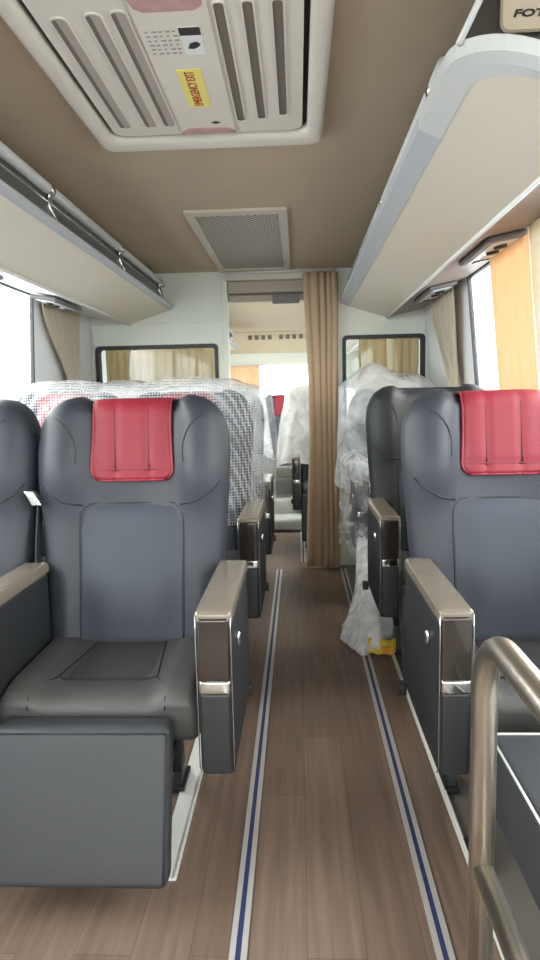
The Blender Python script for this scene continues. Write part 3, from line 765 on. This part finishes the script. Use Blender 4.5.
    def pad_y(x, z, hw=.121):
        return min(back_front(0, z)-.012, back_front(x, z)-.008)-.008*(1-abs(min(1, abs(x)/hw))**6)-.0025
    outline = [r_[0].co.copy() for r_ in rows[::-1]]+[v.co.copy() for v in rows[0]]+[r_[-1].co.copy() for r_ in rows]
    seams = []
    for s in (5, 6): pass
    hp = obj('headrest_pad', b_, red_m, root, solid=.006)
    b_ = BM(); tube(b_, outline, .004, 6); obj('pad_piping', b_, redpipe_m, hp); b_ = BM()
    for xs in (-.052, .052):
        tube(b_, [(xs, pad_y(xs, z)+.004, z) for z in [.970+.0175*k for k in range(11)]], .0022, 5)
    tube(b_, [(x, pad_y(x, .965)+.004, .965) for x in [-.118+.0118*k for k in range(21)]], .0022, 5)
    obj('pad_seam', b_, mat('dark red stitching', srgb(92, 18, 30), .6) if 'dark red stitching' not in MATS else MATS['dark red stitching'], hp)
    # arms
    for (x0, x1, outer) in arms: arm_mesh(root, x0, x1, outer)
    # belt
    if belt:
        b_ = BM(); pts = [(-.285, .60, .93), (-.288, .54, .88), (-.287, .50, .75), (-.285, .46, .55), (-.283, .43, .43)]
        for (p, q) in zip(pts, pts[1:]):
            hexa(b_, [(p[0]-.002, p[1]-.02, p[2]), (p[0]+.002, p[1]-.02, p[2]), (p[0]+.002, p[1]+.02, p[2]), (p[0]-.002, p[1]+.02, p[2]),
                      (q[0]-.002, q[1]-.02, q[2]), (q[0]+.002, q[1]-.02, q[2]), (q[0]+.002, q[1]+.02, q[2]), (q[0]-.002, q[1]+.02, q[2])])
        bl = obj('seat_belt', b_, strap_m, root, False)
        b_ = BM(); rbox(b_, -.30, -.268, .47, .492, .868, .915, r=.006, fn=lambda p: Vector((p.x+(p.z-.89)*-.5, p.y, p.z))); obj('belt_tongue', b_, chrome, bl)
        b_ = BM(); rbox(b_, -.292, -.272, .38, .41, .46, .52, r=.006); obj('belt_buckle', b_, chrome, bl)
    # base
    b_ = BM(); box(b_, -.20, .20, .11, .15, .25, .335); box(b_, -.20, .20, .44, .48, .25, .335); box(b_, -legx-.02, -legx+.02, .11, .48, .24, .29); box(b_, legx-.02, legx+.02, .11, .48, .24, .29)
    obj('base_frame', b_, black_plastic, root, False)
    for sxx in (-1, 1):
        for yy in (.13, .46):
            b_ = BM(); xx = sxx*legx
            prism(b_, [(yy-.03, .25), (yy+.03, .25), (yy+.015, .12), (yy+.055, .006), (yy-.045, .006), (yy-.015, .12)], xx-.012, xx+.012, 'yz'); rbox(b_, xx-.022, xx+.022, yy-.055, yy+.065, .0, .02, r=.004)
            obj('leg', b_, black_plastic, root, False)
    return root

GRP = 'coach seats'
ROWS = [1.40, 2.45, 3.50]
LX, WXS, RX = -.507, -1.10, .607
seatL = make_seat('near left aisle seat, dark grey leather, red head pad, leg rest hanging down in front', [(.264, .350, 1), (-.325, -.245, -1)], GRP)
seatL.location = (LX, ROWS[0], 0)
seatW = copy_tree(seatL); seatW.location = (WXS, ROWS[0], 0)
seatW['label'] = 'dark window seat at the left picture edge, beside the near left aisle seat'
# window seat: its aisle-side arm is the shared one of the aisle seat
def drop_arm(root, side):
    for ch in list(root.children):
        if ch.name.startswith('armrest'):
            xs = [c.data.vertices[0].co.x for c in ch.children]
            if xs[0]*side > 0:
                for c in list(ch.children): bpy.data.objects.remove(c)
                bpy.data.objects.remove(ch)
drop_arm(seatW, 1)
for ch in list(seatW.children):
    if ch.name.startswith('armrest'): ch.location.x = .02
seatR = make_seat('dark grey single seat with red head pad behind the steel rail, right front', [(-.305, -.225, -1)], GRP, leg='up', half=.222, belt=False, legx=.172)
seatR.location = (RX, ROWS[0], 0)
names = {}
for r_i, yy in ((1, ROWS[1]), (2, ROWS[2])):
    for src, x, nm in ((seatL, LX, 'L'), (seatW, WXS, 'W'), (seatR, RX, 'R')):
        c = copy_tree(src); c.location = (x, yy, 0); c.scale = (1, 1, 1.025); names[(r_i, nm)] = c
names[(1, 'L')]['label'] = 'aisle seat under bubble wrap, second row on the left'
names[(1, 'W')]['label'] = 'window seat under bubble wrap, second row on the left'
names[(1, 'R')]['label'] = 'unwrapped black seat directly behind the single right front seat'
names[(2, 'L')]['label'] = 'third row aisle seat on the left, hidden in white plastic before the partition'
names[(2, 'W')]['label'] = 'third row window seat on the left, hidden in white plastic before the partition'
names[(2, 'R')]['label'] = 'seat under tented plastic against the right partition'
# second row on the right is of plain black leather
def swap(root, a_, b2):
    for ch in root.children:
        if ch.type == 'MESH' and ch.data.materials and ch.data.materials[0] == a_:
            ch.data = ch.data.copy(); ch.data.materials[0] = b2
        swap(ch, a_, b2)
swap(names[(1, 'R')], leather, leather_black)
for ch in list(names[(1, 'R')].children):
    if ch.name.startswith('headrest_pad'):
        for c in list(ch.children): bpy.data.objects.remove(c)
        bpy.data.objects.remove(ch)
# the legs rests of the copies behind are folded down: right row copies use the lowered one
for k in ((1, 'R'), (2, 'R')):
    root = names[k]
    for ch in list(root.children):
        if ch.name.startswith('leg_rest'):
            for c in list(ch.children): bpy.data.objects.remove(c)
            bpy.data.objects.remove(ch)
    src = [c for c in seatL.children if c.name.startswith('leg_rest')][0]; copy_tree(src, root)
# rear compartment
rear = [('R', .20, 4.92, 'first rear seat right of the doorway with a black arm, wrapped in white plastic'), ('R', .20, 5.95, 'second rear seat on the right, wrapped in white plastic'),
        ('L', -.66, 4.92, 'first rear seat on the left, behind the partition in white plastic'), ('L', -.66, 5.95, 'second rear seat on the left, wrapped in white plastic'),
        ('L', -.20, 7.75, 'middle seat of the rear bench row, dark with a red pad, seen down the aisle'), ('L', -.765, 7.75, 'rear row seat left of the middle one'), ('R', .37, 7.75, 'rear row seat right of the middle one')]
for kind, x, y, lab in rear:
    src = names[(2, kind)]; c = copy_tree(src); c.location = (x, y, 0); c.scale = (.84, 1, 1.03); c['label'] = lab

# ------------------------------------------------------------ plastic wraps
def cover(name, x0, x1, y0, y1, z0, z1, m, label, cat='plastic cover', amp=.02, sc=5, seed=0, topf=None, flare=.03, recl=.12, group=None, n=64, nz=26, pw=.45):
    """plastic sleeve pulled over a backrest; open at the bottom"""
    cxx, cyy = (x0+x1)/2, (y0+y1)/2; hx, hy = (x1-x0)/2, (y1-y0)/2; b_ = BM(); rings = []
    def pt(an, t_, k=1.0):
        c, s = math.cos(an), math.sin(an); d_ = .09*smooth(t_, .90, 1.0)**2
        x = (hx-d_)*math.copysign(abs(c)**pw, c)*k*(1+flare*(1-t_)/hx)
        y = (hy-d_*.5)*math.copysign(abs(s)**.7, s)*k*(1+.5*(1-t_)*flare/hy)
        zt = z1+(topf(cxx+x) if topf else 0)
        z = z0+(zt-z0)*t_
        y += recl*(z-.5)
        nv = noise.noise_vector(Vector((x*sc+seed*7, y*sc, z*sc*.6)))
        fold = math.sin(an*9+3*math.sin(z*4+seed)+seed)*.35
        r_ = amp*(nv.x+fold*(1-t_*.6)); rz = 0 if t_ < .001 else amp*.5*nv.z
        if t_ < .001: rz = amp*2.2*nv.y
        return (cxx+x+c*r_+amp*.4*nv.y, cyy+y+s*r_, z+rz)
    for j in range(nz+1):
        t_ = j/nz; t2 = t_
        k = 1
        rings.append([b_.verts.new(Vector(pt(2*math.pi*q/n, t2, k))+Vector((0, 0, 0))) for q in range(n)])
    for k in (.9, .6, .3, .1):
        ring = []
        for q in range(n):
            p = Vector(pt(2*math.pi*q/n, 1.0, k)); p.z += .012*(1-k); ring.append(b_.verts.new(p))
        rings.append(ring)
    for A_, B_ in zip(rings, rings[1:]):
        for q in range(n): b_.faces.new((A_[q], A_[(q+1) % n], B_[(q+1) % n], B_[q]))
    b_.faces.new(rings[-1])
    o = obj(name, b_, m); bmesh_origin(o, (cxx, cyy, z0)); return tag(o, label, cat, group)
def bmesh_origin(o, p):
    o.data.transform(Matrix.Translation(-Vector(p))); o.location = p
GW = 'plastic covers on the seats'
def lumps(cs, d=.035, w=.17):
    return lambda x: -d*(1-max(math.exp(-((x-c)/w)**4) for c in cs))
cover('bubble_wrap', -1.37, -.175, 2.83, 3.15, .62, 1.275, bubble_m, 'bubble wrap draped over both seats of the second left row', 'bubble wrap', .010, 3, 1, lumps([LX, WXS]), .02)
cover('plastic_cover', -1.37, -.165, 3.90, 4.20, .50, 1.30, film_m, 'milky plastic over the third left row, in front of the partition', amp=.03, seed=2, topf=lumps([LX, WXS], .05), group=GW, recl=.1)
# tented plastic over third right seat
cover('plastic_cover', .265, .825, 3.84, 4.28, .62, 1.30, film_m, 'tented clear plastic over the seat against the right partition', amp=.02, sc=4, seed=3, topf=lambda x: .07*math.exp(-((x-.47)/.09)**2)-.04*abs(x-.5), recl=.05, group=GW)
cover('plastic_bag', .235, .40, 3.46, 3.98, .34, .86, clear_m, 'clear crinkled plastic bag hanging from the arm of the wrapped right seat', 'plastic bag', amp=.03, sc=9, seed=4, recl=0, flare=0, pw=.8)
# thin sheet over the lower back of the near window seat
b_ = BM(); G = []
for j in range(25):
    z = .50+.47*j/24
    G.append([b_.verts.new((x, back_front(x, z)+edge_off(x, z)-.016+.012*noise.noise(Vector((x*14, z*9, 3))), z+.01*noise.noise(Vector((x*9, 5, z))))) for x in [-.25+(.5-.34*(j/24)**1.5)*i/30 for i in range(31)]])
for A_, B_ in zip(G, G[1:]):
    for i in range(30): b_.faces.new((A_[i], A_[i+1], B_[i+1], B_[i]))
o = obj('plastic_sheet', b_, bubble_sheet, None); o.location = (WXS, ROWS[0], 0); tag(o, 'clear plastic sheet on the near window seat back at the left edge', 'plastic sheet')
# rear covers
cover('plastic_cover', -.10, .46, 5.28, 5.66, .62, 1.27, foam_m, 'white plastic over the first rear seat right of the doorway', amp=.03, seed=5, flare=.10, group=GW)
cover('plastic_cover', -.09, .46, 6.30, 6.66, .60, 1.27, foam_m, 'white plastic over the second rear seat on the right', amp=.03, seed=6, flare=.10, group=GW)
cover('plastic_cover', -.95, -.36, 5.28, 5.64, .60, 1.28, film_m, 'milky plastic over the first rear seat on the left', amp=.04, seed=7, flare=.06, group=GW)
cover('plastic_cover', -.95, -.35, 6.30, 6.66, .60, 1.28, foam_m, 'white plastic over the second rear seat on the left', amp=.04, seed=8, flare=.10, group=GW)

# plastic bag heap on the aisle floor with yellow tape
def heap(name, rings_, m, label, cat, amp, sc, seed, n=48):
    b_ = BM(); rings = []
    for (x, y, z, rx, ry) in rings_:
        ring = []
        for q in range(n):
            an = 2*math.pi*q/n; c, s = math.cos(an), math.sin(an)
            nv = noise.noise_vector(Vector((c*2+seed, s*2, z*sc)))
            k = 1+amp*(nv.x*2+.5*math.sin(an*7+z*20+seed)); ring.append(b_.verts.new((x+rx*c*k, y+ry*s*k, max(.004, z+.015*nv.y))))
        rings.append(ring)
    for A_, B_ in zip(rings, rings[1:]):
        for q in range(n): b_.faces.new((A_[q], A_[(q+1) % n], B_[(q+1) % n], B_[q]))
    b_.faces.new(rings[0][::-1]); b_.faces.new(rings[-1])
    o = obj(name, b_, m); bmesh_origin(o, rings_[0][:2]+(0,)); return tag(o, label, cat)
hb = heap('plastic_bag', [(.315, 3.02, .004, .11, .17), (.315, 3.02, .03, .125, .19), (.325, 3.04, .08, .11, .17), (.335, 3.08, .14, .085, .14), (.34, 3.14, .21, .075, .12), (.34, 3.24, .29, .055, .10), (.335, 3.34, .37, .045, .08), (.33, 3.42, .42, .02, .03)],
          bagwhite_m, 'clear plastic bag heaped on the aisle floor with yellow tape on it', 'plastic bag', .16, 9, 3)
b_ = BM(); G = []
for j in range(3):
    G.append([b_.verts.new((.295+.13*i/8, 2.835-.0*j+.012*math.sin(i)+.012*j, .014+.03*j+.006*math.sin(i*1.7))) for i in range(9)])
for A_, B_ in zip(G, G[1:]):
    for i in range(8): b_.faces.new((A_[i], A_[i+1], B_[i+1], B_[i]))
o = obj('tape', b_, tape_m, None, solid=.003); o.parent = hb; o.location = (-.315, -3.02, 0)
b_ = BM(); box(b_, .36, .395, 2.818, 2.836, .02, .05); o = obj('tape', b_, orange_tape, None, False); o.parent = hb; o.location = (-.315, -3.02, 0)

# wrapped bundles on the rear aisle floor
for k, (x, y, z0, z1, hx, hy, m, lab) in enumerate([
    (-.14, 5.78, .0, .115, .19, .15, foam_m, 'lowest plastic-wrapped bundle lying across the rear aisle floor'),
    (-.15, 6.10, .0, .25, .17, .15, foam_m, 'middle plastic-wrapped bundle on the rear aisle floor'),
    (-.18, 6.45, .0, .40, .13, .17, film_m, 'tallest plastic-wrapped bundle farthest down the rear aisle')]):
    b_ = BM(); sd = k*5
    def wob(p, sd=sd):
        nv = noise.noise_vector(p*6+Vector((sd, 0, 0))); return p+Vector((nv.x*.02, nv.y*.02, nv.z*.012 if p.z > .03 else 0))
    rbox(b_, -hx, hx, -hy, hy, z0+.004, z1, r=.04, n=3, fn=wob, seg=(8, 6, 3))
    o = obj('wrapped_bundle', b_, bundle_m if 'bundle_m' in globals() else m); o.location = (x, y, 0)
    o.data.materials[0] = mat('bundle wrap %d' % k, srgb(206-8*k, 208-8*k, 200-8*k), .35, bump=.6, bscale=30, var=.12, vscale=8)
    tag(o, lab, 'wrapped bundle', 'wrapped bundles in the rear aisle')
b_ = BM(); rbox(b_, -.11, .11, -.10, .10, 0, .085, r=.006); o = tag(obj('carton', b_, card_m), 'cream carton lying on top of the tallest wrapped bundle', 'carton'); o.location = (-.17, 6.47, .402)

# ------------------------------------------------------------ steel guard rail at the right front
t = thing('guard_rail', 'looped brushed steel guard rail standing in the right foreground', 'guard rail', (.275, .95, 0))
b_ = BM(); pts = [(0, 0, 0), (0, 0, .72)]
for k in range(1, 9):
    an = R(90*k/8); pts.append((0, -.10+.10*math.cos(an), .72+.10*math.sin(an)))
pts += [(.0, -.2, .82), (0, -.42, .82)]
for k in range(1, 9):
    an = R(90*k/8); pts.append((0, -.42-.12*math.sin(an), .70+.12*math.cos(an)))
pts += [(0, -.54, .0)]
tube(b_, pts, .0195, 20); obj('top_loop', b_, steel, t)
b_ = BM(); tube(b_, [(0, .0, .435), (0, -.54, .435)], .0165, 16); obj('crossbar', b_, steel, t)
for y in (0, -.54):
    b_ = BM(); bmesh.ops.create_cone(b_, cap_ends=True, segments=20, radius1=.04, radius2=.032, depth=.012, matrix=Matrix.Translation((0, y, .006))); obj('floor_flange', b_, steel, t)
